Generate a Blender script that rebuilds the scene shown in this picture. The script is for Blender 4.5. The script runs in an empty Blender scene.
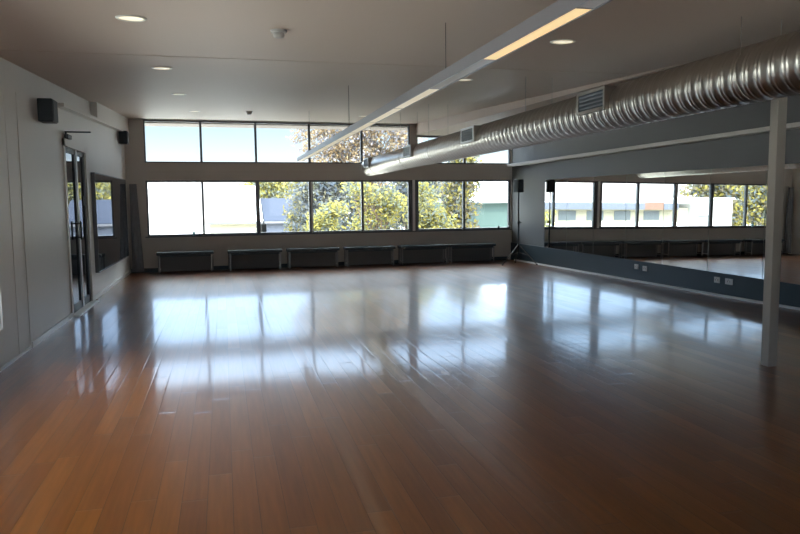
import bpy, bmesh, math, random
from mathutils import Vector, Matrix
random.seed(7)
sc = bpy.context.scene
COL = sc.collection
R = math.radians

# ------------------------------------------------------------------ camera
F_PX = 703.2
cam_d = bpy.data.cameras.new('camera'); cam = bpy.data.objects.new('camera', cam_d); COL.objects.link(cam)
cam_d.sensor_width = 36.0; cam_d.lens = F_PX / 800 * 36.0; cam_d.clip_start = .05; cam_d.clip_end = 500
_y, _p, _r = R(14.04), R(5.36), R(-.58)
fw = Vector((math.sin(_y)*math.cos(_p), math.cos(_y)*math.cos(_p), -math.sin(_p)))
rt = Vector((math.cos(_y), -math.sin(_y), 0)); up = rt.cross(fw)
rr = rt*math.cos(_r) + up*math.sin(_r); uu = up*math.cos(_r) - rt*math.sin(_r)
M3 = Matrix((rr, uu, -fw)).transposed()
cam.matrix_world = Matrix.Translation((0, 0, 1.5)) @ M3.to_4x4()
sc.camera = cam

# ------------------------------------------------------------------ exposure, sky, sun
sc.view_settings.view_transform = 'Standard'; sc.view_settings.look = 'None'
sc.view_settings.gamma = 1; sc.view_settings.use_curve_mapping = False
sc.view_settings.exposure = 0.98
W = bpy.data.worlds.new('sky'); sc.world = W; W.use_nodes = True
nt = W.node_tree; nt.nodes.clear()
tc = nt.nodes.new('ShaderNodeTexCoord'); sx = nt.nodes.new('ShaderNodeSeparateXYZ')
rp = nt.nodes.new('ShaderNodeValToRGB'); bg = nt.nodes.new('ShaderNodeBackground'); ow = nt.nodes.new('ShaderNodeOutputWorld')
nt.links.new(tc.outputs['Generated'], sx.inputs[0]); nt.links.new(sx.outputs['Z'], rp.inputs[0])
nt.links.new(rp.outputs[0], bg.inputs[0]); nt.links.new(bg.outputs[0], ow.inputs[0])
e = rp.color_ramp.elements
SKY = [(0, (.20, .20, .20)), (.03, (.165, .172, .178)), (.06, (.072, .088, .098)), (.10, (.052, .070, .084)), (.14, (.108, .150, .215)),
       (.25, (.130, .185, .265)), (.40, (.80, .90, 1.0)), (1.0, (.80, .92, 1.0))]
e[0].position, e[0].color = SKY[0][0], (*SKY[0][1], 1); e[1].position, e[1].color = 1.0, (*SKY[-1][1], 1)
for q, c in SKY[1:-1]: k = e.new(q); k.color = (*c, 1)
bg.inputs[1].default_value = 8.0
sun_d = bpy.data.lights.new('sun', 'SUN'); sun = bpy.data.objects.new('sun', sun_d); COL.objects.link(sun)
sun_d.energy = 4.0; sun_d.angle = R(1.0); sun_d.color = (1, .93, .80)
sun.rotation_euler = Vector((-.50, .50, -.70)).to_track_quat('-Z', 'Y').to_euler()

# ------------------------------------------------------------------ materials
def mat(name, col, rough=.6, metal=0.0, spec=.5, emit=None, estr=0, coat=0, ior=1.5):
    m = bpy.data.materials.new(name); m.use_nodes = True
    b = m.node_tree.nodes['Principled BSDF']
    b.inputs['Base Color'].default_value = (*col, 1); b.inputs['Roughness'].default_value = rough
    b.inputs['Metallic'].default_value = metal; b.inputs['Specular IOR Level'].default_value = spec
    b.inputs['IOR'].default_value = ior
    b.inputs['Coat Weight'].default_value = coat
    if emit: b.inputs['Emission Color'].default_value = (*emit, 1); b.inputs['Emission Strength'].default_value = estr
    return m
def vary(m, amount=.12, scale=3.0, bump=0.0, bscale=80):
    """soft procedural mottling of the base colour, optional fine bump"""
    t = m.node_tree; b = t.nodes['Principled BSDF']; c = tuple(b.inputs['Base Color'].default_value)
    g = t.nodes.new('ShaderNodeNewGeometry'); n = t.nodes.new('ShaderNodeTexNoise'); n.inputs['Scale'].default_value = scale
    n.inputs['Detail'].default_value = 5
    t.links.new(g.outputs['Position'], n.inputs['Vector'])
    mx = t.nodes.new('ShaderNodeMix'); mx.data_type = 'RGBA'
    mx.inputs[6].default_value = (*[v*(1-amount) for v in c[:3]], 1); mx.inputs[7].default_value = (*[min(1, v*(1+amount)) for v in c[:3]], 1)
    t.links.new(n.outputs['Fac'], mx.inputs[0]); t.links.new(mx.outputs[2], b.inputs['Base Color'])
    if bump:
        n2 = t.nodes.new('ShaderNodeTexNoise'); n2.inputs['Scale'].default_value = bscale
        t.links.new(g.outputs['Position'], n2.inputs['Vector'])
        bp = t.nodes.new('ShaderNodeBump'); bp.inputs['Strength'].default_value = bump; bp.inputs['Distance'].default_value = .004
        t.links.new(n2.outputs['Fac'], bp.inputs['Height']); t.links.new(bp.outputs[0], b.inputs['Normal'])
    return m
M = {}
M['wall'] = vary(mat('wall_paint', (.69, .67, .635), .45), .04, 1.2)
M['ceiling'] = vary(mat('ceiling_paint', (.56, .455, .38), .55), .03, .8)
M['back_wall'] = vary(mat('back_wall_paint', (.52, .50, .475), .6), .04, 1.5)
M['grey_wall'] = vary(mat('grey_wall_paint', (.122, .124, .123), .5), .05, 1.5)
M['teal'] = vary(mat('dark_teal_paint', (.014, .033, .045), .45), .06, 2)
M['white'] = mat('white_gloss_paint', (.72, .72, .70), .35)
M['rail'] = mat('rail_paint', (.66, .63, .58), .4)
M['frame'] = mat('window_frame_metal', (.12, .13, .145), .4, .3)
M['frame_light'] = mat('pale_aluminium', (.82, .84, .86), .4, .1)
M['post'] = vary(mat('post_paint', (.38, .345, .30), .45), .04, 5)
M['black'] = mat('black_plastic', (.020, .033, .042), .5)
M['speaker'] = vary(mat('speaker_grille', (.032, .046, .056), .6), .2, 60, .4, 400)
M['bench_top'] = mat('bench_vinyl', (.055, .085, .11), .45)
M['bench_shade'] = mat('bench_shade_grey', (.17, .175, .185), .6)  # darkness below the seats, put into a sheet's colour
M['bench_leg'] = mat('bench_steel', (.28, .28, .28), .3, .7)
M['steel'] = mat('brushed_steel', (.55, .55, .54), .3, .9)
M['wire'] = mat('hanger_wire', (.12, .11, .10), .5, .5)
M['drape'] = vary(mat('dark_blue_cloth', (.19, .205, .23), .85), .2, 12)
M['plug'] = mat('outlet_plastic', (.72, .72, .72), .35)
M['plug_dark'] = mat('outlet_slot', (.03, .03, .03), .5)
M['cyan'] = mat('pale_blue_plastic', (.35, .62, .75), .3)
M['eave'] = mat('eave_board', (.23, .19, .165), .7)
M['light_ring'] = mat('downlight_ring', (.75, .73, .68), .35)
M['lens'] = mat('downlight_lens', (.9, .85, .7), .4, emit=(1, .88, .62), estr=.4)
M['lamp_warm'] = mat('lit_diffuser', (.7, .6, .4), .4, emit=(1, .70, .33), estr=.42)
M['lamp_cream'] = mat('cream_diffuser', (.7, .66, .58), .4, emit=(1, .86, .60), estr=.22)
M['lamp_off'] = mat('unlit_diffuser', (.55, .50, .48), .25)
M['pendant'] = mat('pendant_housing', (.31, .31, .34), .35, .4)
M['mirror'] = mat('mirror_silver', (.86, .89, .88), .0, 1.0)
M['mirror_edge'] = mat('mirror_glass_edge', (.5, .58, .57), .2)
M['detector'] = mat('detector_plastic', (.42, .40, .38), .5)
M['grass'] = vary(mat('pale_gravel_ground', (.36, .34, .30), .9), .3, .5)
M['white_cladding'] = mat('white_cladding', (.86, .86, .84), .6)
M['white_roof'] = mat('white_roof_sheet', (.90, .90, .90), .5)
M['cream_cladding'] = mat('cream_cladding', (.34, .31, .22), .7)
M['blue_roof'] = vary(mat('blue_grey_roof_sheet', (.020, .026, .043), .7, spec=.1), .08, .8)
M['rust'] = mat('rust_fascia', (.16, .085, .06), .7)
M['slate'] = mat('slate_fascia', (.09, .10, .13), .6)
M['green_shed'] = vary(mat('green_cladding', (.050, .090, .080), .6), .08, .6)
M['gutter'] = mat('dark_gutter', (.12, .12, .13), .5)
M['dark_glass_far'] = mat('far_window_glass', (.10, .12, .13), .1)
M['bark'] = vary(mat('pale_bark', (.15, .10, .075), .9), .3, 6)

def glass():
    m = bpy.data.materials.new('window_glass'); m.use_nodes = True; t = m.node_tree; t.nodes.clear()
    o = t.nodes.new('ShaderNodeOutputMaterial'); mx = t.nodes.new('ShaderNodeMixShader')
    tr = t.nodes.new('ShaderNodeBsdfTransparent'); gl = t.nodes.new('ShaderNodeBsdfGlossy'); fr = t.nodes.new('ShaderNodeFresnel')
    fr.inputs[0].default_value = 1.25; gl.inputs['Roughness'].default_value = .01
    tr.inputs[0].default_value = (.97, .985, .98, 1)
    t.links.new(fr.outputs[0], mx.inputs[0]); t.links.new(tr.outputs[0], mx.inputs[1]); t.links.new(gl.outputs[0], mx.inputs[2])
    t.links.new(mx.outputs[0], o.inputs[0]); return m
M['glass'] = glass()
def tinted():
    """dark glass to an unlit room: near-mirror at the grazing angle"""
    m = bpy.data.materials.new('dark_tinted_glass'); m.use_nodes = True; t = m.node_tree; t.nodes.clear()
    o = t.nodes.new('ShaderNodeOutputMaterial'); mx = t.nodes.new('ShaderNodeMixShader'); fr = t.nodes.new('ShaderNodeFresnel')
    df = t.nodes.new('ShaderNodeBsdfDiffuse'); gl = t.nodes.new('ShaderNodeBsdfGlossy')
    df.inputs[0].default_value = (.02, .024, .028, 1); gl.inputs['Roughness'].default_value = .0; gl.inputs[0].default_value = (.93, .95, 1, 1)
    fr.inputs[0].default_value = 2.4
    t.links.new(fr.outputs[0], mx.inputs[0]); t.links.new(df.outputs[0], mx.inputs[1]); t.links.new(gl.outputs[0], mx.inputs[2])
    t.links.new(mx.outputs[0], o.inputs[0]); return m
M['tinted'] = tinted()

def duct_metal():
    m = mat('galvanised_spiral', (.45, .42, .38), .3, 1.0)
    t = m.node_tree; b = t.nodes['Principled BSDF']; g = t.nodes.new('ShaderNodeNewGeometry')
    n = t.nodes.new('ShaderNodeTexNoise'); n.inputs['Scale'].default_value = 9; n.inputs['Detail'].default_value = 4
    t.links.new(g.outputs['Position'], n.inputs['Vector'])
    r = t.nodes.new('ShaderNodeMapRange'); r.inputs['To Min'].default_value = .29; r.inputs['To Max'].default_value = .33
    t.links.new(n.outputs['Fac'], r.inputs[0]); t.links.new(r.outputs[0], b.inputs['Roughness'])
    return m
M['duct'] = duct_metal()

def leafmat(name, cols):
    m = bpy.data.materials.new(name); m.use_nodes = True; t = m.node_tree; t.nodes.clear()
    o = t.nodes.new('ShaderNodeOutputMaterial'); g = t.nodes.new('ShaderNodeNewGeometry'); r = t.nodes.new('ShaderNodeValToRGB')
    r.color_ramp.interpolation = 'CONSTANT'
    el = r.color_ramp.elements; el[0].color = (*cols[0], 1); el[0].position = 0; el[1].color = (*cols[1], 1); el[1].position = 1/len(cols)
    for i, c in enumerate(cols[2:], 2): q = el.new(i/len(cols)); q.color = (*c, 1)
    t.links.new(g.outputs['Random Per Island'], r.inputs[0])
    d = t.nodes.new('ShaderNodeBsdfDiffuse'); tl = t.nodes.new('ShaderNodeBsdfTranslucent'); mx = t.nodes.new('ShaderNodeMixShader'); mx.inputs[0].default_value = .4
    t.links.new(r.outputs[0], d.inputs[0]); t.links.new(r.outputs[0], tl.inputs[0])
    t.links.new(d.outputs[0], mx.inputs[1]); t.links.new(tl.outputs[0], mx.inputs[2]); t.links.new(mx.outputs[0], o.inputs[0]); return m
M['leaf_yellow'] = leafmat('yellow_green_leaves', [(.31, .265, .065), (.22, .21, .09), (.16, .175, .11), (.34, .295, .09), (.155, .175, .16)])
M['leaf_grey'] = leafmat('grey_green_leaves', [(0.113, 0.128, 0.136), (0.151, 0.159, 0.128), (0.095, 0.113, 0.136), (0.181, 0.166, 0.105), (0.136, 0.143, 0.151)])  # blue-grey tones put crown shade and haze into the leaf colour
M['leaf_mixed'] = leafmat('olive_leaves', [(0.227, 0.197, 0.061), (0.128, 0.136, 0.113), (0.189, 0.159, 0.105), (0.113, 0.128, 0.136), (0.250, 0.212, 0.061)])
M['leaf_orange'] = leafmat('bronze_leaves', [(.33, .235, .13), (.27, .245, .25), (.34, .245, .14), (.25, .245, .27), (.30, .25, .18)])  # pale bluish tones put outdoor haze into the leaves

def floor_mat():
    m = bpy.data.materials.new('polished_hardwood'); m.use_nodes = True; t = m.node_tree; N = t.nodes; Lk = t.links.new
    b = N['Principled BSDF']
    def math_(op, a, bb=None, c=None):
        n = N.new('ShaderNodeMath'); n.operation = op
        for i, v in enumerate((a, bb, c)):
            if v is None: continue
            if isinstance(v, (int, float)): n.inputs[i].default_value = v
            else: Lk(v, n.inputs[i])
        return n.outputs[0]
    g = N.new('ShaderNodeNewGeometry'); s = N.new('ShaderNodeSeparateXYZ'); Lk(g.outputs['Position'], s.inputs[0])
    X, Y = s.outputs[0], s.outputs[1]
    w = .125
    u = math_('DIVIDE', X, w); bi = math_('FLOOR', u); fx = math_('FRACT', u)
    wn = N.new('ShaderNodeTexWhiteNoise'); wn.noise_dimensions = '1D'; Lk(bi, wn.inputs['W'])
    v = math_('ADD', math_('DIVIDE', Y, 1.55), math_('MULTIPLY', wn.outputs['Value'], 9.0)); ci = math_('FLOOR', v); fy = math_('FRACT', v)
    cb = N.new('ShaderNodeCombineXYZ'); Lk(bi, cb.inputs[0]); Lk(ci, cb.inputs[1])
    w2 = N.new('ShaderNodeTexWhiteNoise'); w2.noise_dimensions = '2D'; Lk(cb.outputs[0], w2.inputs['Vector'])
    rnd = w2.outputs['Value']; sc3 = N.new('ShaderNodeSeparateColor'); Lk(w2.outputs['Color'], sc3.inputs[0])
    ramp = N.new('ShaderNodeValToRGB'); el = ramp.color_ramp.elements
    el[0].position = 0; el[0].color = (.120, .035, .0050, 1); el[1].position = 1; el[1].color = (.195, .062, .0075, 1)
    q = el.new(.3); q.color = (.138, .041, .0055, 1); q = el.new(.6); q.color = (.152, .046, .0060, 1); q = el.new(.85); q.color = (.170, .053, .0066, 1)
    Lk(rnd, ramp.inputs[0])
    # grain running along the board
    gv = N.new('ShaderNodeCombineXYZ'); Lk(math_('MULTIPLY', X, 40.0), gv.inputs[0]); Lk(math_('MULTIPLY', Y, 2.2), gv.inputs[1]); Lk(math_('MULTIPLY', rnd, 30.0), gv.inputs[2])
    gn = N.new('ShaderNodeTexNoise'); gn.inputs['Scale'].default_value = 1.0; gn.inputs['Detail'].default_value = 6; Lk(gv.outputs[0], gn.inputs['Vector'])
    gr = N.new('ShaderNodeMapRange'); gr.inputs['From Min'].default_value = .3; gr.inputs['From Max'].default_value = .7; gr.inputs['To Min'].default_value = .82; gr.inputs['To Max'].default_value = 1.16
    Lk(gn.outputs['Fac'], gr.inputs[0])
    mul = N.new('ShaderNodeMix'); mul.data_type = 'RGBA'; mul.blend_type = 'MULTIPLY'; mul.inputs[0].default_value = 1
    Lk(ramp.outputs[0], mul.inputs[6]); Lk(gr.outputs[0], mul.inputs[7])
    # seams
    sxm = math_('MAXIMUM', math_('LESS_THAN', fx, .030), math_('LESS_THAN', fy, .0030))
    dk = N.new('ShaderNodeMix'); dk.data_type = 'RGBA'; Lk(sxm, dk.inputs[0]); Lk(mul.outputs[2], dk.inputs[6]); dk.inputs[7].default_value = (.070, .025, .008, 1)
    Lk(dk.outputs[2], b.inputs['Base Color'])
    # each board lies at its own tiny tilt and is faintly cupped; the finish is slightly wavy
    n2 = N.new('ShaderNodeTexNoise'); n2.inputs['Scale'].default_value = 2.2; n2.inputs['Detail'].default_value = 1; Lk(g.outputs['Position'], n2.inputs['Vector'])
    s2 = N.new('ShaderNodeSeparateColor'); Lk(n2.outputs['Color'], s2.inputs[0])
    nx = math_('ADD', math_('MULTIPLY', math_('SUBTRACT', sc3.outputs[0], .5), .008), math_('MULTIPLY', math_('SUBTRACT', fx, .5), .008))
    nx = math_('ADD', nx, math_('MULTIPLY', math_('SUBTRACT', math_('LESS_THAN', fx, .06), math_('GREATER_THAN', fx, .95)), -.05))
    nx = math_('ADD', nx, math_('MULTIPLY', math_('SUBTRACT', s2.outputs[0], .5), .012))
    ny = math_('ADD', math_('MULTIPLY', math_('SUBTRACT', sc3.outputs[2], .5), .0010), math_('MULTIPLY', math_('SUBTRACT', s2.outputs[1], .5), .004))
    ny = math_('ADD', ny, math_('MULTIPLY', math_('GREATER_THAN', fy, .990), .035))
    ny = math_('SUBTRACT', ny, .019)
    cn = N.new('ShaderNodeCombineXYZ'); Lk(nx, cn.inputs[0]); Lk(ny, cn.inputs[1]); cn.inputs[2].default_value = 1
    nn = N.new('ShaderNodeVectorMath'); nn.operation = 'NORMALIZE'; Lk(cn.outputs[0], nn.inputs[0])
    Lk(nn.outputs[0], b.inputs['Normal']); Lk(nn.outputs[0], b.inputs['Coat Normal'])
    rn = N.new('ShaderNodeMapRange'); rn.inputs['To Min'].default_value = .278; rn.inputs['To Max'].default_value = .32; Lk(sc3.outputs[1], rn.inputs[0])
    Lk(rn.outputs[0], b.inputs['Roughness'])
    b.inputs['Coat Weight'].default_value = .72; b.inputs['Coat Roughness'].default_value = .092; b.inputs['Specular IOR Level'].default_value = .3; b.inputs['Coat IOR'].default_value = 1.55
    return m
M['floor'] = floor_mat()

# ------------------------------------------------------------------ helpers
def link(o, parent=None):
    COL.objects.link(o)
    if parent: o.parent = parent
    return o
def obj(name, bm, m, parent=None, smooth=False, bevel=0.0):
    me = bpy.data.meshes.new(name)
    bmesh.ops.recalc_face_normals(bm, faces=bm.faces)
    bm.to_mesh(me); bm.free(); me.materials.append(M[m] if isinstance(m, str) else m)
    o = link(bpy.data.objects.new(name, me), parent)
    if smooth:
        for p in me.polygons: p.use_smooth = True
    if bevel:
        b = o.modifiers.new('bevel', 'BEVEL'); b.width = bevel; b.segments = 2; b.limit_method = 'ANGLE'
    return o
def hexa(bm, p):
    v = [bm.verts.new(q) for q in p]
    for f in ((0, 3, 2, 1), (4, 5, 6, 7), (0, 1, 5, 4), (1, 2, 6, 5), (2, 3, 7, 6), (3, 0, 4, 7)): bm.faces.new([v[i] for i in f])
def box(bm, x0, x1, y0, y1, z0, z1):
    hexa(bm, [(x0, y0, z0), (x1, y0, z0), (x1, y1, z0), (x0, y1, z0), (x0, y0, z1), (x1, y0, z1), (x1, y1, z1), (x0, y1, z1)])
def B(*boxes):
    bm = bmesh.new()
    for b in boxes: box(bm, *b)
    return bm
def tube(bm, p0, p1, r0, r1=None, seg=10, caps=True):
    p0, p1 = Vector(p0), Vector(p1); r1 = r0 if r1 is None else r1; d = (p1-p0).normalized()
    a = d.orthogonal().normalized(); c = d.cross(a)
    A_ = [bm.verts.new(p0+(a*math.cos(2*math.pi*i/seg)+c*math.sin(2*math.pi*i/seg))*r0) for i in range(seg)]
    B_ = [bm.verts.new(p1+(a*math.cos(2*math.pi*i/seg)+c*math.sin(2*math.pi*i/seg))*r1) for i in range(seg)]
    for i in range(seg): bm.faces.new((A_[i], A_[(i+1) % seg], B_[(i+1) % seg], B_[i]))
    if caps: bm.faces.new(A_[::-1]); bm.faces.new(B_)
def T(*segs):
    bm = bmesh.new()
    for s in segs: tube(bm, *s)
    return bm
def lathe(bm, prof, seg=32, cx=0, cy=0):
    rings = []
    for r, z in prof: rings.append([bm.verts.new((cx+r*math.cos(2*math.pi*i/seg), cy+r*math.sin(2*math.pi*i/seg), z)) for i in range(seg)])
    for a, b in zip(rings, rings[1:]):
        for i in range(seg): bm.faces.new((a[i], a[(i+1) % seg], b[(i+1) % seg], b[i]))
    bm.faces.new(rings[0][::-1]); bm.faces.new(rings[-1])
def thing(name, label, cat, loc=(0, 0, 0), rz=0, group=None):
    o = link(bpy.data.objects.new(name, None)); o.location = loc; o.rotation_euler = (0, 0, rz); o.empty_display_size = .1
    return tag(o, label, cat, group)
def tag(o, label, cat, group=None):
    o['label'] = label; o['category'] = cat
    if group: o['group'] = group
    return o
def struct(o, label=None, cat=None):
    o['kind'] = 'structure'
    if label: o['label'] = label
    if cat: o['category'] = cat
    return o
def place(o, frame):
    o.matrix_world = frame; return o
def dup(root, loc, label, rz=None):
    r = root.copy(); COL.objects.link(r); r.location = loc; r['label'] = label
    if rz is not None: r.rotation_euler = (0, 0, rz)
    for ch in list(root.children):
        c = ch.copy(); COL.objects.link(c); c.parent = r
        for gch in list(ch.children):
            d = gch.copy(); COL.objects.link(d); d.parent = c
    return r

LX = -2.006
BACK = Matrix.Translation((0, 16.274, 0)) @ Matrix.Rotation(R(1.33), 4, 'Z')        # x along the window wall, y outwards
RIGHT = Matrix.Translation((7.06, 15, 0)) @ Matrix.Rotation(R(2.75), 4, 'Z')        # y along the mirror wall, x outwards
def ceil_z(y): return 3.32 + .048*(y-16.3)
def right_x(y): return 7.06 - .04804*(y-15)
Y0 = -4.0

# ------------------------------------------------------------------ floor, ceiling, walls
fl = obj('floor', B((-2.3, 8.4, Y0-.2, 16.75, -.2, 0)), 'floor'); struct(fl)
bm = bmesh.new()
hexa(bm, [(-2.4, Y0-.3, ceil_z(Y0-.3)), (8.6, Y0-.3, ceil_z(Y0-.3)), (8.6, 16.75, ceil_z(16.75)), (-2.4, 16.75, ceil_z(16.75)),
          (-2.4, Y0-.3, ceil_z(Y0)+.3), (8.6, Y0-.3, ceil_z(Y0)+.3), (8.6, 16.75, ceil_z(16.75)+.3), (-2.4, 16.75, ceil_z(16.75)+.3)])
struct(obj('ceiling', bm, 'ceiling'))
bm = B((LX, 8.0, 7.085, 7.10, 0, .004)); bmesh.ops.transform(bm, matrix=Matrix.Translation((0, 0, 0)), verts=bm.verts)
for v in bm.verts: v.co.z += ceil_z(v.co.y) - .004
struct(obj('trim_1', bm, 'ceiling'))
# left wall with openings: nearer window, door, far window
def slab_y(bm, x0, x1, y0, y1, z0, z1=None):
    a, b = (z1, z1) if z1 is not None else (ceil_z(y0)+.05, ceil_z(y1)+.05)
    hexa(bm, [(x0, y0, z0), (x1, y0, z0), (x1, y1, z0), (x0, y1, z0), (x0, y0, a), (x1, y0, a), (x1, y1, b), (x0, y1, b)])
bm = bmesh.new(); xa, xb = LX-.16, LX
wins = [(2.6, 7.115, .36, 2.0), (10.13, 11.60, 0.0, 2.30), (12.02, 15.70, .405, 2.0)]
prev = Y0-.2
for y0, y1, z0, z1 in wins:
    slab_y(bm, xa, xb, prev, y0, 0)
    if z0 > 0: slab_y(bm, xa, xb, y0, y1, 0, z0)
    slab_y(bm, xa, xb, y0, y1, z1); prev = y1
slab_y(bm, xa, xb, prev, 16.6, 0)
struct(obj('wall_left', bm, 'wall'))
bm = bmesh.new(); slab_y(bm, LX, LX+.004, 7.58, 7.62, 0, 2.62); slab_y(bm, LX, LX+.006, 8.0, 8.03, 0, 2.64)
struct(obj('trim_2', bm, 'wall'))
# right wall
bm = bmesh.new()
def slab_r(bm, x0, x1, y0, y1, z0, z1=None):
    a, b = (z1, z1) if z1 is not None else (ceil_z(15+y0)+.08, ceil_z(15+y1)+.08)
    hexa(bm, [(x0, y0, z0), (x1, y0, z0), (x1, y1, z0), (x0, y1, z0), (x0, y0, a), (x1, y0, a), (x1, y1, b), (x0, y1, b)])
slab_r(bm, .02, .16, -19.2, 1.65, 0)
place(struct(obj('wall_right', bm, 'grey_wall')), RIGHT)
bm = bmesh.new()
hexa(bm, [(-.016, -19, 0), (.02, -19, 0), (.02, 1.42, 0), (-.016, 1.42, 0), (-.016, -19, .26), (.02, -19, .26), (.02, 1.42, .435), (-.016, 1.42, .435)])
bm.verts.ensure_lookup_table()
for v in bm.verts:
    if v.co.z > .1: v.co.z = .42+.0117*(v.co.y+.3)
place(struct(obj('trim_3', bm, 'teal')), RIGHT)
place(struct(obj('baseboard_right', B((-.030, -.010, -19, 1.2, 0, .035)), 'white')), RIGHT)
# window wall
zb = dict(lb=.779, lt=1.999, ub=2.381, ut=3.300, ut2=3.045)
g1 = (-1.613, 4.375); g2 = (4.545, 6.983)
zt = 3.42
bm = B((-2.2, 7.3, 0, .18, 0, zb['lb']), (-2.2, 7.3, 0, .18, zb['lt'], zb['ub']), (-2.2, g1[0], 0, .18, zb['lb'], zb['lt']), (-2.2, g1[0], 0, .18, zb['ub'], zt),
       (g1[1], g2[0], 0, .18, zb['ub'], zt), (g2[1], 7.3, 0, .18, zb['lb'], zb['lt']), (g2[1], 7.3, 0, .18, zb['ub'], zt),
       (g1[0], g1[1], 0, .18, zb['ut'], zt), (g2[0], g2[1], 0, .18, zb['ut2'], zt))
place(struct(obj('wall_back', bm, 'back_wall')), BACK)
struct(obj('wall_front', B((-2.3, 8.4, Y0-.18, Y0, 0, .75), (-2.3, 8.4, Y0-.18, Y0, 2.2, 2.55), (-2.3, -1.5, Y0-.18, Y0, .75, 2.2), (2.9, 3.2, Y0-.18, Y0, .75, 2.2), (7.4, 8.4, Y0-.18, Y0, .75, 2.2)), 'wall'))
for n_, (a, b) in ((7, (-1.5, 2.9)), (8, (3.2, 7.4))):  # front windows added behind the camera to let in more daylight
    o = struct(obj('window_%d' % n_, B((a, b, Y0-.12, Y0-.06, .75, .79), (a, b, Y0-.12, Y0-.06, 2.16, 2.2), (a, a+.04, Y0-.12, Y0-.06, .79, 2.16), (b-.04, b, Y0-.12, Y0-.06, .79, 2.16), ((a+b)/2-.03, (a+b)/2+.03, Y0-.12, Y0-.06, .79, 2.16)), 'frame'))
    obj('pane', B((a+.02, b-.02, Y0-.095, Y0-.088, .77, 2.18)), 'glass', o)
struct(obj('sunblock_eave', B((-2.6, 8.6, Y0-1.9, Y0-.18, 2.35, 2.5)), 'eave'))  # unseen eave added to keep the sun out of the front windows
place(struct(obj('baseboard_back', B((-1.98, 6.9, -.015, 0, 0, .09)), 'teal')), BACK)
# pillar between the lower windows: pale cover strip between the dark jambs
def window(n, t0, t1, z0, z1, mull, fr=.035, label='', light=()):
    bxs = [(t0, t1, .04, .12, z1-fr, z1), (t0, t1, .03, .13, z0, z0+fr), (t0, t0+fr, .04, .12, z0+fr, z1-fr), (t1-fr, t1, .04, .12, z0+fr, z1-fr)]
    for t, w in mull: bxs.append((t-w/2, t+w/2, .04, .12, z0+fr, z1-fr))
    o = place(struct(obj('window_%d' % n, B(*bxs), 'frame'), label, 'window'), BACK)
    obj('pane', B((t0+fr/2, t1-fr/2, .078, .084, z0+fr/2, z1-fr/2)), 'glass', o)
    for t, w in light: obj('sash_strip', B((t-w/2, t+w/2, .03, .04, z0+.01, z1-.04)), 'frame_light', o)
    return o
window(1, g1[0], g1[1], zb['ub'], zb['ut'], [(-.425, .05), (.765, .05), (1.975, .05), (3.205, .05)], .03, 'long upper clerestory window with five panes')
window(2, g2[0], g2[1], zb['ub'], zb['ut2'], [(5.777, .05)], .03, 'short upper window half hidden behind the duct')
window(3, g1[0], g1[1], zb['lb'], zb['lt'], [(-.425, .05), (.775, .095), (1.985, .09), (3.205, .055)], .04, 'long lower window with five panes above the benches', [(2.005, .03)])
window(4, g2[0], g2[1], zb['lb'], zb['lt'], [(5.76, .055)], .04, 'lower two-pane window beside the dark mirror wall')
place(struct(obj('trim_4', B((g1[1], g2[0], .02, .10, zb['lb'], zb['lt']), ), 'frame')), BACK)
place(struct(obj('trim_5', B((g1[1]+.055, g2[0]-.055, .0, .02, zb['lb'], zb['lt']), ), 'frame_light')), BACK)
place(struct(obj('sill', B((-1.66, 7.0, -.02, .03, .755, .779)), 'frame')), BACK)
bpy.data.objects['sill'].name = 'trim_6'
# soffit along the duct side, bottom rising gently towards the windows
bm = bmesh.new()
sb = lambda y: 2.862+.0222*(y-7.5)
hexa(bm, [(4.5, 5.95, sb(5.95)), (7.6, 5.95, sb(5.95)), (7.1, 16.42, sb(16.42)), (4.5, 16.3, sb(16.3)),
          (4.5, 5.95, ceil_z(5.95)+.02), (7.6, 5.95, ceil_z(5.95)+.02), (7.1, 16.42, ceil_z(16.42)+.02), (4.5, 16.3, ceil_z(16.3)+.02)])
struct(obj('trim_7', bm, 'ceiling'))
# ledge and bulkhead high on the left wall
bm = bmesh.new()
ra = lambda y: 2.735+.0418*(y-10.0)
hexa(bm, [(LX, 9.75, ra(9.75)), (LX+.11, 9.75, ra(9.75)), (LX+.11, 16.22, ra(16.22)), (LX, 16.22, ra(16.22)),
          (LX, 9.75, ra(9.75)+.045), (LX+.11, 9.75, ra(9.75)+.045), (LX+.11, 16.22, ra(16.22)+.045), (LX, 16.22, ra(16.22)+.045)])
struct(obj('trim_8', bm, 'rail'))
bm = bmesh.new()
hexa(bm, [(LX, 12.3, ra(12.3)+.045), (LX+.10, 12.3, ra(12.3)+.045), (LX+.10, 16.24, ra(16.24)+.045), (LX, 16.24, ra(16.24)+.045),
          (LX, 12.3, ceil_z(12.3)+.02), (LX+.10, 12.3, ceil_z(12.3)+.02), (LX+.10, 16.24, ceil_z(16.24)+.02), (LX, 16.24, ceil_z(16.24)+.02)])
struct(obj('trim_9', bm, 'wall'))
# baseboards of the left wall
struct(obj('baseboard_left', B((LX, LX+.02, 8.03, 10.10, .0, .06), (LX, LX+.02, 11.62, 16.2, 0, .06), (LX, LX+.012, Y0, 8.0, 0, .03)), 'white'))
# ledge rail above the mirrors
bm = bmesh.new()
hexa(bm, [(-.15, -13, 2.46), (0, -13, 2.46), (0, 1.36, 2.315), (-.15, 1.36, 2.315), (-.15, -13, 2.525), (0, -13, 2.525), (0, 1.36, 2.38), (-.15, 1.36, 2.38)])
place(struct(obj('trim_10', bm, 'rail', bevel=.006)), RIGHT)
# eave outside over the clerestory
place(struct(obj('trim_11', B((-2.6, 7.6, .18, .90, 3.25, 3.50)), 'eave')), BACK)

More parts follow.
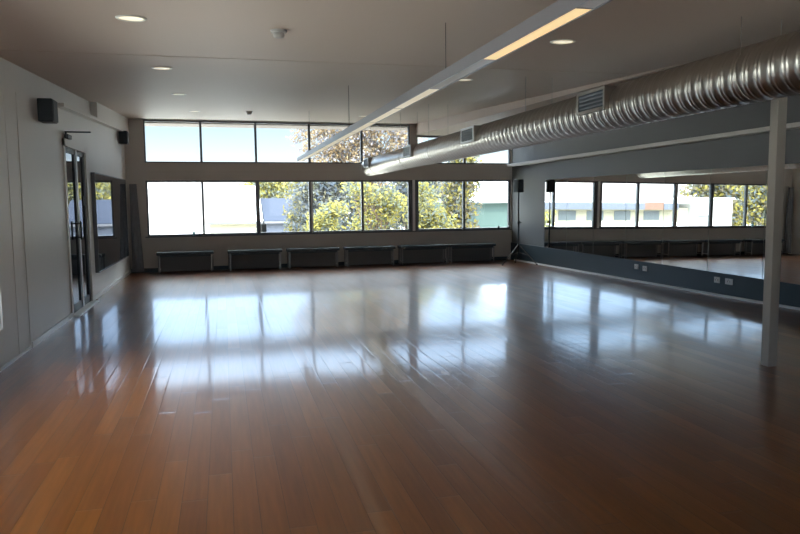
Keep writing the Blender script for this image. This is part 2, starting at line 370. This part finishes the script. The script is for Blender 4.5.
# left wall windows and door
def left_window(n, y0, y1, z0, z1, label, gm='tinted', off=.055, f=.016):
    a, b = LX+off-.08, LX+off+.005
    o = struct(obj('window_%d' % n, B((a, b, y0, y1, z0, z0+f), (a, b, y0, y1, z1-f, z1), (a, b, y0, y0+f, z0+f, z1-f), (a, b, y1-f, y1, z0+f, z1-f)), 'frame'), label, 'window')
    obj('pane', B((LX+off-.02, LX+off, y0+f/2, y1-f/2, z0+f/2, z1-f/2)), gm, o)
left_window(5, *wins[2], 'dark internal window in the white wall beyond the glass door')
left_window(6, *wins[0], 'daylit window at the near end of the white wall', 'glass', -.031, .012)
d = struct(obj('door_1', B((LX-.12, LX+.02, 10.06, 10.15, 0, 2.36), (LX-.12, LX+.02, 11.57, 11.66, 0, 2.36), (LX-.12, LX+.02, 10.06, 11.66, 2.27, 2.36), (LX-.12, LX+.005, 10.15, 11.57, 0, .02)), 'wall'), 'pair of tall glass doors with dark stiles in the white wall', 'door')
for k_, (a, b) in enumerate(((10.15, 10.94), (10.95, 11.57))):
    lf = obj('door_leaf', B((LX-.08, LX-.008, a, a+.02, .02, 2.27), (LX-.08, LX-.008, b-.10, b, .02, 2.27), (LX-.08, LX-.008, a, b, .02, .13), (LX-.08, LX-.008, a, b, 2.2, 2.27)), 'black', d)
    obj('pane', B((LX-.035, LX-.025, a+.01, b-.05, .10, 2.22)), 'tinted', lf)
obj('meeting_stile', B((LX-.09, LX-.004, 10.94, 11.02, .02, 2.27)), 'frame_light', d)
obj('door_handle', T(((LX+.035, 10.84, 1.00), (LX+.035, 10.84, 1.26), .014), ((LX-.03, 10.84, 1.03), (LX+.035, 10.84, 1.03), .010), ((LX-.03, 10.84, 1.23), (LX+.035, 10.84, 1.23), .010)), 'black', d, True)
obj('latch', B((LX-.03, LX-.012, 11.40, 11.46, 1.48, 1.62)), 'black', d, bevel=.004)
obj('door_threshold', B((LX-.02, LX+.10, 10.10, 11.62, 0, .018)), 'white', d)
cl = obj('door_closer', B((LX+.0, LX+.05, 10.22, 10.46, 2.375, 2.43)), 'black', d, bevel=.004)
obj('closer_arm', B((LX+.01, LX+.33, 10.20, 10.235, 2.445, 2.463), (LX+.01, LX+.035, 10.20, 10.235, 2.42, 2.45)), 'black', cl)

# steel post: structure under the duct
struct(obj('pillar', B((4.645, 4.740, 5.155, 5.245, 0, ceil_z(5.2)+.02)), 'post', bevel=.006), 'square painted steel post standing in front of the mirrors', 'post')
bpy.data.objects['pillar'].name = 'steel_post'

# ------------------------------------------------------------------ mirrors
ords = ['first', 'second', 'third', 'fourth', 'fifth', 'sixth', 'seventh', 'eighth', 'ninth']
edges = [-.28, -1.26, -2.30, -3.37, -4.45, -5.55, -6.65, -7.75, -8.85]
for i in range(8):
    y1, y0 = edges[i]-.005, edges[i+1]+.005
    root = thing('mirror_panel', 'frameless tall mirror panel on the dark wall, %s from the window corner' % ords[i], 'mirror', group='mirror panels along the dark wall')
    root.matrix_world = RIGHT
    zbot = lambda y: .425+.0117*(y+.3)
    fx = lambda z: .004+.0079*(z-1.3)
    bm = bmesh.new()
    c = [(y0, zbot(y0)), (y1, zbot(y1)), (y1, 1.945), (y0, 1.945)]
    hexa(bm, [(fx(z), y, z) for y, z in c] + [(fx(z)+.004, y, z) for y, z in c]); obj('mirror_face', bm, 'mirror', root)
    bm = bmesh.new(); hexa(bm, [(fx(z)+.004, y, z) for y, z in c] + [(0.021, y, z) for y, z in c]); obj('backing', bm, 'mirror_edge', root)

# ------------------------------------------------------------------ duct
DX = lambda y: 3.625-.0290*(y-6.0)
DZ = lambda y: 1.5+DX(y)*math.tan(R(13.33))
duct = thing('ventilation_duct', 'long round galvanised spiral duct hung below the ceiling in front of the mirrors', 'duct')
ax0, ax1 = Vector((DX(-2), -2, DZ(-2))), Vector((DX(16.1), 16.1, DZ(16.1)))
dd = (ax1-ax0).normalized(); Ln = (ax1-ax0).length
side = Vector((dd.y, -dd.x, 0)).normalized(); upv = side.cross(dd)
bm = bmesh.new(); seg = 56; pitch = .115; prof = [(0, 0), (.10, 0), (.17, .0035), (.22, .0035), (.29, 0), (.40, 0), (.47, .0035), (.52, .0035), (.59, 0), (.80, -.0006)]
rad = .199; rows = []
nt_ = int(Ln/pitch)
for k_ in range(nt_):
    for a, hgt in prof: rows.append(((k_+a)*pitch, rad+hgt))
prev = None
for s_, r_ in rows:
    ring = []
    for i in range(seg):
        th = 2*math.pi*i/seg; s2 = s_+pitch*i/seg            # helical lay of the seam
        ring.append(bm.verts.new(ax0+dd*min(s2, Ln)+side*(r_*math.cos(th))+upv*(r_*math.sin(th))))
    if prev:
        for i in range(seg-1): bm.faces.new((prev[i], prev[i+1], ring[i+1], ring[i]))
    prev = ring; rows_last = ring
# close the lengthwise step left by the helix: join column seg-1 of a turn with column 0 of the next
bm.verts.ensure_lookup_table(); n_ = len(prof)
nr = len(rows)
for k_ in range(nr-1-n_):
    a, b = bm.verts[k_*seg+seg-1], bm.verts[(k_+1)*seg+seg-1]; c, d2 = bm.verts[(k_+n_)*seg], bm.verts[(k_+n_+1)*seg]
    bm.faces.new((a, c, d2, b))
obj('pipe', bm, 'duct', duct, True)
obj('end_cap', T((ax1-dd*.10, ax1+dd*.01, .203, .203, 40)), 'duct', duct, True)
def vent(y, dark=False):
    cx, cz = DX(y), DZ(y); x1 = cx-.225
    hw, hh = .26, .105
    o = obj('air_vent', B((x1, cx-.10, y-hw, y+hw, cz-hh+.06, cz+hh+.06)), 'duct', duct)
    w = .028
    z0, z1 = cz-hh+.06, cz+hh+.06
    obj('vent_frame', B((x1-.012, x1, y-hw, y+hw, z0, z0+w), (x1-.012, x1, y-hw, y+hw, z1-w, z1), (x1-.012, x1, y-hw, y-hw+w, z0+w, z1-w), (x1-.012, x1, y+hw-w, y+hw, z0+w, z1-w)), 'duct' if dark else 'frame_light', o)
    obj('vent_backing', B((x1-.003, x1, y-hw+w, y+hw-w, z0+w, z1-w)), 'black', o)
    bm = bmesh.new()
    for q in range(4):
        zz = z0+w+.012+q*(z1-z0-2*w-.01)/4
        hexa(bm, [(x1-.010, y-hw+w, zz+.014), (x1-.010, y+hw-w, zz+.014), (x1-.001, y+hw-w, zz), (x1-.001, y-hw+w, zz),
                  (x1-.010, y-hw+w, zz+.018), (x1-.010, y+hw-w, zz+.018), (x1-.001, y+hw-w, zz+.004), (x1-.001, y-hw+w, zz+.004)])
    obj('vent_slats', bm, 'frame' if dark else 'black', o)
for i, y in enumerate((2.9, 6.10, 9.30, 12.25, 15.5)): vent(y, i < 2)
for y in (.8, 4.26, 7.62, 11.2, 12.9, 15.3):
    bm = bmesh.new(); cx, cz = DX(y), DZ(y)
    for s_ in (-1, 1):
        x_ = cx+s_*.165
        zt_ = (min(ceil_z(y), sb(y)) if x_ > 4.5 else ceil_z(y))+.01
        tube(bm, (x_, y, cz+.113), (x_, y, zt_), .0035, None, 6)
    for i in range(20):                                     # strap under the pipe
        a0, a1 = R(145)+R(250)*i/20, R(145)+R(250)*(i+1)/20
        tube(bm, (cx+.203*math.cos(a0), y, cz+.203*math.sin(a0)), (cx+.203*math.cos(a1), y, cz+.203*math.sin(a1)), .003, None, 6, False)
    obj('hanger', bm, 'duct', duct)

# ------------------------------------------------------------------ linear pendant light
pen = thing('linear_pendant_light', 'long slim pendant light strip hung on wires across the room', 'lamp')
x0, x1, z0, z1 = 1.55, 1.65, 2.352, 2.425
ya, yb = -1.6, 15.0
bm = B((x0-.004, x0+.006, ya, yb, z0-.004, z1-.02), (x1-.006, x1+.004, ya, yb, z0-.004, z1-.02), (x0, x1, ya, yb, z1-.02, z1), (x0, x1, ya-.006, ya, z0, z1), (x0, x1, yb, yb+.006, z0, z1))
obj('housing', bm, 'pendant', pen)
ys = [-1.55, -.45, .67, 1.80, 2.94, 4.11, 5.24, 6.40, 7.56, 8.72, 9.88, 11.04, 12.20, 13.36, 14.97]
kinds = ['lamp_cream', 'lamp_warm', 'lamp_off', 'lamp_off', 'lamp_warm', 'lamp_off'] + ['lamp_cream']*8
for i, kd in enumerate(kinds):
    q = obj('diffuser', B((x0+.010, x1-.010, ys[i]+.006, ys[i+1]-.006, z0-.002, z0+.006)), kd, pen)
    if kd == 'lamp_warm': q['label'] = 'lit amber diffuser'
for y in ys[1:-1]: obj('joint_plate', B((x0+.008, x1-.008, y-.006, y+.006, z0-.003, z0+.008)), 'frame', pen)
for y in (.9, 4.97, 9.0, 13.2):
    obj('suspension_wire', T(((1.60, y, z1-.004), (1.60, y, ceil_z(y)+.01), .003, None, 6)), 'wire', pen)

# ------------------------------------------------------------------ downlights and detectors
slope = math.atan(.048)
def downlight(x, y, label):
    r = thing('downlight', label, 'downlight', (x, y, ceil_z(y)), group='recessed downlights in the ceiling'); r.rotation_euler = (slope, 0, 0)
    bm = bmesh.new(); seg = 36
    pr = [(.105, .004), (.106, -.004), (.098, -.009), (.082, -.006), (.080, .004)]
    rings = [[bm.verts.new((a*math.cos(2*math.pi*i/seg), a*math.sin(2*math.pi*i/seg), z)) for i in range(seg)] for a, z in pr]
    for a, b in zip(rings, rings[1:]):
        for i in range(seg): bm.faces.new((a[i], a[(i+1) % seg], b[(i+1) % seg], b[i]))
    obj('trim_ring', bm, 'light_ring', r, True)
    bm = bmesh.new(); lathe(bm, [(.081, .002), (.081, -.004), (.05, -.006)], 36); obj('lens', bm, 'lens', r)
for x, y, l in ((-.58, 5.37, 'round recessed downlight nearest the white wall and the camera, first of its row'),
                (-.575, 7.94, 'second round recessed downlight of the row nearest the white wall'),
                (-.556, 10.66, 'third round recessed downlight of the row nearest the white wall'),
                (-.45, 13.8, 'fourth and last round downlight of the row nearest the white wall, close to the windows'),
                (2.77, 5.45, 'round recessed downlight between the pendant strip and the near end of the duct'),
                (2.82, 8.05, 'round recessed downlight partly behind the middle of the pendant strip'),
                (2.82, 14.17, 'small far downlight above the pendant strip near the clerestory window')):
    downlight(x, y, l)
def detector(x, y, label):
    r = thing('smoke_detector', label, 'smoke detector', (x, y, ceil_z(y)+.002), group='smoke detectors on the ceiling'); r.rotation_euler = (slope, 0, 0)
    bm = bmesh.new(); lathe(bm, [(.062, 0), (.062, -.018), (.055, -.024)], 28); obj('base', bm, 'detector', r, True)
    bm = bmesh.new(); lathe(bm, [(.042, -.024), (.045, -.045), (.036, -.058), (.01, -.064)], 24); obj('sensor_head', bm, 'detector', r, True)
detector(.456, 5.55, 'round smoke detector on the near ceiling')
detector(.535, 13.6, 'small round smoke detector on the ceiling close to the clerestory window')

# ------------------------------------------------------------------ wall speakers
def wall_speaker(y, z, label):
    r = thing('wall_speaker', label, 'speaker', (LX, y, z), group='speakers on the white wall')
    obj('cabinet', B((.015, .175, -.12, .12, -.13, .13)), 'black', r, bevel=.012)
    obj('grille', B((.175, .184, -.108, .108, -.118, .118)), 'speaker', r, bevel=.004)
    obj('bracket', B((0, .010, -.03, .03, -.06, .06), (.008, .05, -.012, .012, -.012, .012)), 'steel', r)
wall_speaker(8.91, 2.565, 'black speaker box on the white wall before the glass doors')
wall_speaker(15.42, 2.84, 'black speaker box on the white wall under the ledge near the window corner')

# ------------------------------------------------------------------ speaker on stand
SX, SY = 6.65, 15.20
st = thing('speaker_stand', 'thin black tripod speaker stand in the mirror corner', 'stand', (SX, SY, 0))
obj('pole', T(((0, 0, .28), (0, 0, 1.0), .019), ((0, 0, .98), (0, 0, 1.67), .015)), 'black', st, True)
obj('collar', T(((0, 0, .94), (0, 0, 1.02), .027)), 'black', st, True)
obj('knob', T(((.02, 0, .98), (.065, 0, .98), .013)), 'black', st, True)
obj('hub', T(((0, 0, .40), (0, 0, .47), .028)), 'black', st, True)
for k_ in range(3):
    a = R(195+120*k_); c, s_ = math.cos(a), math.sin(a)
    lg = obj('leg', T(((.025*c, .025*s_, .44), (.45*c, .45*s_, .018), .011)), 'wire', st, True)
    obj('rubber_foot', T(((.445*c, .445*s_, .026), (.47*c, .47*s_, .0), .018)), 'black', lg, True)
    obj('brace', T(((.018*c, .018*s_, .28), (.22*c, .22*s_, .222), .007)), 'wire', st, True)
sp = thing('loudspeaker', 'small black loudspeaker on top of the tripod stand', 'speaker', (SX, SY, 1.672), R(20))
obj('cabinet', B((-.085, .085, -.075, .085, 0, .30)), 'black', sp, bevel=.014)
obj('grille', B((-.075, .075, -.084, -.075, .01, .29)), 'speaker', sp, bevel=.003)

# ------------------------------------------------------------------ benches
def bench(length):
    r = thing('bench', '', 'bench', group='benches under the windows')
    l = length/2
    obj('seat', B((-l, l, -.16, .16, .385, .45)), 'bench_top', r, bevel=.012)
    obj('rail', B((-l+.04, l-.04, -.13, -.11, .345, .385), (-l+.04, l-.04, .11, .13, .345, .385)), 'bench_top', r)
    for s_ in (-1, 1):
        for q in (-1, 1):
            obj('leg', B((s_*(l-.05)-.012, s_*(l-.05)+.012, q*.125-.012-.02*(q > 0)*2, q*.125+.012-.02*(q > 0)*2, 0, .385)), 'bench_leg', r, bevel=.003)
        obj('crossbar', B((s_*(l-.05)-.012, s_*(l-.05)+.012, -.107, .107, .06, .085)), 'bench_leg', r)
    obj('shade_panel', B((-l+.01, l-.01, .085, .10, .02, .385)), 'bench_shade', r)  # grey sheet standing in for the shade under the seat
    return r
def back_pt(t, off): return BACK @ Vector((t, off, 0))
bs = [(-.83, 'dark blue bench under the first window pane, nearest the white wall'), (.66, 'second dark blue bench from the white wall'),
      (1.965, 'third dark blue bench from the white wall'), (3.29, 'fourth dark blue bench from the white wall, left of the window pillar'),
      (4.60, 'fifth dark blue bench from the white wall, below the window pillar'), (5.82, 'sixth dark blue bench, nearest the speaker stand')]
b0 = bench(1.19)
for i, (t, lb) in enumerate(bs):
    p = back_pt(t, -.25)
    if i == 0: b0.location = p; b0.rotation_euler = (0, 0, R(1.33)); b0['label'] = lb
    else: dup(b0, p, lb)

# ------------------------------------------------------------------ power outlets
def outlet(wy, z, label, w=.115):
    p = RIGHT @ Vector((-.016, wy, z))
    r = thing('power_outlet', label, 'outlet', p, R(2.75), 'power outlets below the mirrors')
    obj('plate', B((-.012, 0, -w/2, w/2, -.045, .045)), 'plug', r, bevel=.003)
    bm = B((-.0145, -.012, -.028, -.022, -.012, .014), (-.0145, -.012, .022, .028, -.012, .014), (-.0145, -.012, -.004, .004, .020, .030))
    obj('slots', bm, 'plug_dark', r)
yl = lambda y: (y-15)/math.cos(R(2.75))
outlet(yl(11.24), .275, 'white power outlet below the mirrors, far one of the far pair')
outlet(yl(11.00), .262, 'white power outlet below the mirrors, near one of the far pair')
outlet(yl(9.22), .246, 'white power outlet below the mirrors, far one of the near pair')
outlet(yl(8.97), .246, 'white power outlet below the mirrors, near one of the near pair', .15)

# ------------------------------------------------------------------ drape in the corner
dr = thing('curtain', 'dark blue cloth curtain gathered in the window corner by the white wall', 'curtain', back_pt(-1.83, -.11), R(1.33))
bm = bmesh.new(); rows = []; n = 48
for k_ in range(22):
    z = .03+k_*(1.92-.03)/21; f = k_/21
    wx = .115-.045*f**.8; wy = .085-.03*f
    ring = []
    for i in range(n):
        a = 2*math.pi*i/n; rp_ = 1+.13*math.sin(a*9+.6*math.sin(z*3))*(1-.4*f)
        ring.append(bm.verts.new((wx*rp_*math.cos(a)-.03*f, wy*rp_*math.sin(a), z)))
    rows.append(ring)
for a, b in zip(rows, rows[1:]):
    for i in range(n): bm.faces.new((a[i], a[(i+1) % n], b[(i+1) % n], b[i]))
bm.faces.new(rows[0][::-1]); bm.faces.new(rows[-1])
obj('cloth', bm, 'drape', dr, True)
obj('hook', T(((-.03, 0, 1.90), (-.03, .11, 1.94), .008)), 'steel', dr, True)

# ------------------------------------------------------------------ small things on the sill
p = back_pt(-.64, .005)
sb_ = thing('spray_bottle', 'small pale blue spray bottle standing on the window sill', 'bottle', (p.x, p.y, .779))
bm = bmesh.new(); lathe(bm, [(.028, 0), (.030, .01), (.030, .075), (.012, .10)], 20); obj('bottle_body', bm, 'cyan', sb_, True)
obj('nozzle', B((-.010, .010, -.035, .014, .10, .135)), 'black', sb_, bevel=.003)
p = back_pt(6.66, .0)
cp = thing('jar', 'small dark jar on the sill beside the tripod stand', 'jar', (p.x, p.y, .779))
bm = bmesh.new(); lathe(bm, [(.022, 0), (.024, .008), (.024, .055), (.018, .062)], 18); obj('jar_body', bm, 'black', cp, True)
bm = bmesh.new(); lathe(bm, [(.019, .060), (.019, .078)], 18); obj('lid', bm, 'frame', cp, True)

# ------------------------------------------------------------------ outside
GZ = -2.6
struct(obj('ground_outside', B((-80, 80, -60, 140, GZ-.3, GZ)), 'grass'))
def gable(name, label, x0, x1, y0, y1, zw, zr, wallm, roofm, over=.4, gutter=True):
    r = thing(name, label, 'building', ((x0+x1)/2, y0, GZ))
    cx = (x0+x1)/2
    loc = lambda x, y, z: (x-cx, y-y0, z-GZ)
    bm = bmesh.new(); hexa(bm, [loc(x0, y0, GZ), loc(x1, y0, GZ), loc(x1, y1, GZ), loc(x0, y1, GZ), loc(x0, y0, zw), loc(x1, y0, zw), loc(x1, y1, zw), loc(x0, y1, zw)])
    obj('wall', bm, wallm, r)
    ym = (y0+y1)/2; t = .12
    bm = bmesh.new()
    for ya_, yb_ in ((y0-over, ym), (y1+over, ym)):
        hexa(bm, [loc(x0-.2, ya_, zw), loc(x1+.2, ya_, zw), loc(x1+.2, yb_, zr), loc(x0-.2, yb_, zr), loc(x0-.2, ya_, zw+t), loc(x1+.2, ya_, zw+t), loc(x1+.2, yb_, zr+t), loc(x0-.2, yb_, zr+t)])
    obj('roof', bm, roofm, r)
    if gutter:
        bm = bmesh.new(); a = loc(x0-.2, y0-over-.12, zw-.1); b = loc(x1+.2, y0-over, zw+.08); box(bm, a[0], b[0], a[1], b[1], a[2], b[2]); obj('gutter', bm, 'gutter', r)
    return r
gable('roofed_building', 'long building with a glare-white roof beyond the second window pane', -1.15, 3.0, 60, 72, -.15, 2.9, 'cream_cladding', 'white_roof')  # same roof as its blue grey neighbour, sun glare painted white
gable('roofed_building', 'blue grey roofed building beyond the third window pane', 3.5, 8.2, 60, 70, -.15, 1.75, 'slate', 'blue_roof')
r = thing('glare_block', 'added plain white block for the glare beyond the first window pane', 'building', (-6.5, 58, GZ))  # white block added where the view is blown out by glare
obj('wall', B((-5, 4.6, 0, 8, 0, 5.9)), 'white_cladding', r); obj('parapet', B((-5.1, 4.7, -.1, 8.1, 5.9, 6.1)), 'white_roof', r)
# green shed on the far right
r = gable('green_shed', 'green clad shed with a white roof beyond the last window pane', 9.2, 17.5, 25, 33, 1.40, 2.9, 'green_shed', 'white_roof', .25, False)
# pale building with dark fascia, seen in the mirrors
r = thing('pale_building', 'pale low building with slate and rust fascia seen in the mirrors', 'building', (-9, 34, GZ))
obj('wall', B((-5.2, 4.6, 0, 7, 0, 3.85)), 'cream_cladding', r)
obj('plinth', B((-5.25, 4.65, -.06, 0, 0, 3.05)), 'white_cladding', r)
obj('fascia', B((-4.1, -3.05, -.5, .1, 3.75, 4.12), (-1.75, 4.8, -.5, .1, 3.75, 4.12)), 'slate', r)
q = obj('rust_fascia', B((-3.05, -1.75, -.5, .1, 3.75, 4.16)), 'rust', r); q['label'] = 'rust coloured stretch of fascia'
obj('roof', B((-5.4, 4.8, -.45, 7, 4.12, 4.2)), 'white_roof', r)
for x_ in (-2.6, -.6, 1.2, 3.0): obj('window', B((x_-.55, x_+.55, -.02, .02, 3.15, 3.68)), 'dark_glass_far', r)
r = thing('white_shed', 'plain white shed beside the trees seen in the mirrors', 'building', (-15.7, 33.5, GZ))
obj('wall', B((-1.3, 1.25, 0, 5, 0, 4.35)), 'white_cladding', r); obj('roof', B((-1.4, 1.35, -.1, 5.1, 4.35, 4.45)), 'white_roof', r)
obj('gutter', B((.3, 1.3, -.14, -.02, 3.34, 3.42)), 'gutter', r)

def tree(label, x, y, blobs, leafm, n, size, trunk=.09, branches=14, seed=1, bare=0, name='leafy_tree'):
    rnd = random.Random(seed)
    r = thing(name, label, 'tree', (x, y, GZ), group='trees outside the windows')
    n = int(n*1.9); size *= 1.15
    bm = bmesh.new()
    zc = min(b[2] for b in blobs)-GZ
    tube(bm, (0, 0, -.02), (.05, 0, max(.6, zc*.7)), trunk, trunk*.75, 8)
    base = Vector((.05, 0, max(.6, zc*.7)))
    for i in range(branches):
        b = rnd.choice(blobs)
        e_ = Vector((b[0]-x+rnd.uniform(-.7, .7)*b[3], b[1]-y+rnd.uniform(-.6, .6)*b[4], b[2]-GZ+rnd.uniform(-.4, .8)*b[5]))
        mid = base.lerp(e_, .5)+Vector((rnd.uniform(-.2, .2), rnd.uniform(-.2, .2), rnd.uniform(0, .3)))
        tube(bm, base, mid, trunk*.45, trunk*.28, 6); tube(bm, mid, e_, trunk*.28, trunk*.08, 5)
        for q in range(bare):
            s0 = mid.lerp(e_, rnd.random()); tube(bm, s0, s0+Vector((rnd.uniform(-.6, .6), rnd.uniform(-.4, .4), rnd.uniform(.0, .7))), trunk*.09, trunk*.03, 4)
    obj('trunk', bm, 'bark', r)
    bm = bmesh.new(); tot = sum(b[3]*b[5] for b in blobs)
    for b in blobs:
        # leaves sit in clumps inside each bough's volume
        m_ = int(n*b[3]*b[5]/tot); clumps = []
        for q in range(max(5, m_//22)):
            while True:
                v = Vector((rnd.uniform(-1, 1), rnd.uniform(-1, 1), rnd.uniform(-1, 1)))
                if v.length < 1: break
            clumps.append(Vector((b[0]-x+v.x*b[3], b[1]-y+v.y*b[4], b[2]-GZ+v.z*b[5])))
        for q in range(m_):
            c = rnd.choice(clumps)+Vector((rnd.gauss(0, 1), rnd.gauss(0, 1), rnd.gauss(0, .7)))*size*2.0
            a = Vector((rnd.gauss(0, 1), rnd.gauss(0, 1), rnd.gauss(0, 1))).normalized(); w = a.orthogonal().normalized()
            w = Matrix.Rotation(rnd.uniform(0, 6.28), 3, a) @ w
            s_ = size*rnd.uniform(.6, 1.3)
            bm.faces.new([bm.verts.new(c+a*s_), bm.verts.new(c+w*s_*.45), bm.verts.new(c-a*s_), bm.verts.new(c-w*s_*.45)])
    me = bpy.data.meshes.new('foliage'); bm.to_mesh(me); bm.free(); me.materials.append(M[leafm]); link(bpy.data.objects.new('foliage', me), r)
    return r
# direct view: px -> X at depth Y from the camera axis is slope*Y
tree('tall bronze grey tree rising above the clerestory panes', 6.0, 31, [(4.9, 31, 4.5, 1.8, 1.0, 1.2), (7.1, 31, 4.6, 1.75, 1.0, 1.5), (6.0, 31, 3.1, 2.3, 1.1, .8)], 'leaf_orange', 7000, .08, .13, 20, 3, 2)
tree('dark grey green tree beyond the fourth window pane', 3.7, 26, [(3.4, 26, 1.2, .75, .6, 1.2), (4.0, 26.1, 2.0, .7, .6, .8)], 'leaf_grey', 2600, .09, .09, 12, 4)
tree('bright yellow green tree beyond the fifth window pane', 5.0, 23.5, [(5.1, 23.5, 1.5, .75, .5, .55), (4.5, 23.4, 1.95, .5, .4, .3), (5.6, 23.5, 1.3, .5, .5, .5), (4.9, 23.5, .7, .8, .5, .35)], 'leaf_yellow', 1700, .062, .06, 22, 5, 4)
tree('low yellow green bush against the fourth window pane', 3.15, 22, [(3.05, 22, .75, .38, .4, .45), (3.4, 22, 1.25, .35, .3, .12)], 'leaf_yellow', 900, .07, .04, 8, 6)
tree('grey and yellow tree beside the blue grey roof', 3.0, 28.2, [(3.1, 28.2, .9, .58, .5, 1.0), (3.15, 28.2, 1.9, .47, .4, .5)], 'leaf_mixed', 1500, .085, .06, 10, 7)
tree('far yellow tree behind the blue grey roof', 5.4, 78, [(4.6, 78, 3.4, 1.7, 1, 1.5), (6.5, 78, 2.6, 1.4, 1, 1.1)], 'leaf_yellow', 1500, .22, .15, 10, 8)
tree('grey leaved tree right of the window pillar', 6.6, 25.2, [(6.55, 25.2, 1.3, .5, .5, 1.05), (7.25, 25.3, 2.25, .5, .5, .5)], 'leaf_grey', 1500, .085, .06, 10, 9)
tree('yellow tree in front of the grey one beyond the sixth pane', 6.1, 20.8, [(6.0, 20.8, 1.2, .35, .35, 1.0), (6.45, 20.8, .65, .42, .35, .42)], 'leaf_yellow', 1700, .06, .07, 10, 10)
tree('yellow olive tree left of the green shed', 8.1, 23.5, [(8.1, 23.5, 1.7, .55, .5, .8), (8.0, 23.5, .7, .5, .5, .6), (8.4, 23.5, 2.4, .6, .5, .3)], 'leaf_mixed', 2200, .08, .07, 12, 11)
tree('slender tree behind the shed roof', 13.6, 40, [(13.9, 40, 3.6, .7, .7, 1.1)], 'leaf_mixed', 700, .13, .08, 8, 12)
tree('leafy tree behind the white shed seen in the mirrors', -23.4, 41, [(-22.3, 41, 2.9, 1.5, 1, 1.3), (-24.3, 41, 2.6, 1.5, 1, 1.4), (-23.8, 41, .6, 2.2, 1, 1.2)], 'leaf_mixed', 3000, .17, .13, 14, 13)
tree('broad olive tree right of the white shed seen in the mirrors', -18.0, 31.2, [(-16.6, 31.2, 1.6, .75, .7, 1.3), (-18.2, 31.2, .45, 1.1, .7, .85)], 'leaf_mixed', 2800, .12, .1, 12, 14)
tree('wide dark grey green tree far behind the yellow ones', 7.5, 38, [(6.2, 38, 1.1, 2.2, 1.0, 1.5), (8.7, 38, 1.2, 1.8, 1.0, 1.5)], 'leaf_grey', 3800, .13, .14, 16, 15)
tree('far yellow green tree reflected in the glass doors', 10.6, 84, [(9.8, 84, 3.0, 1.6, 1, 1.7), (12.0, 84, 2.4, 1.6, 1, 1.8)], 'leaf_yellow', 1800, .22, .15, 8, 16)
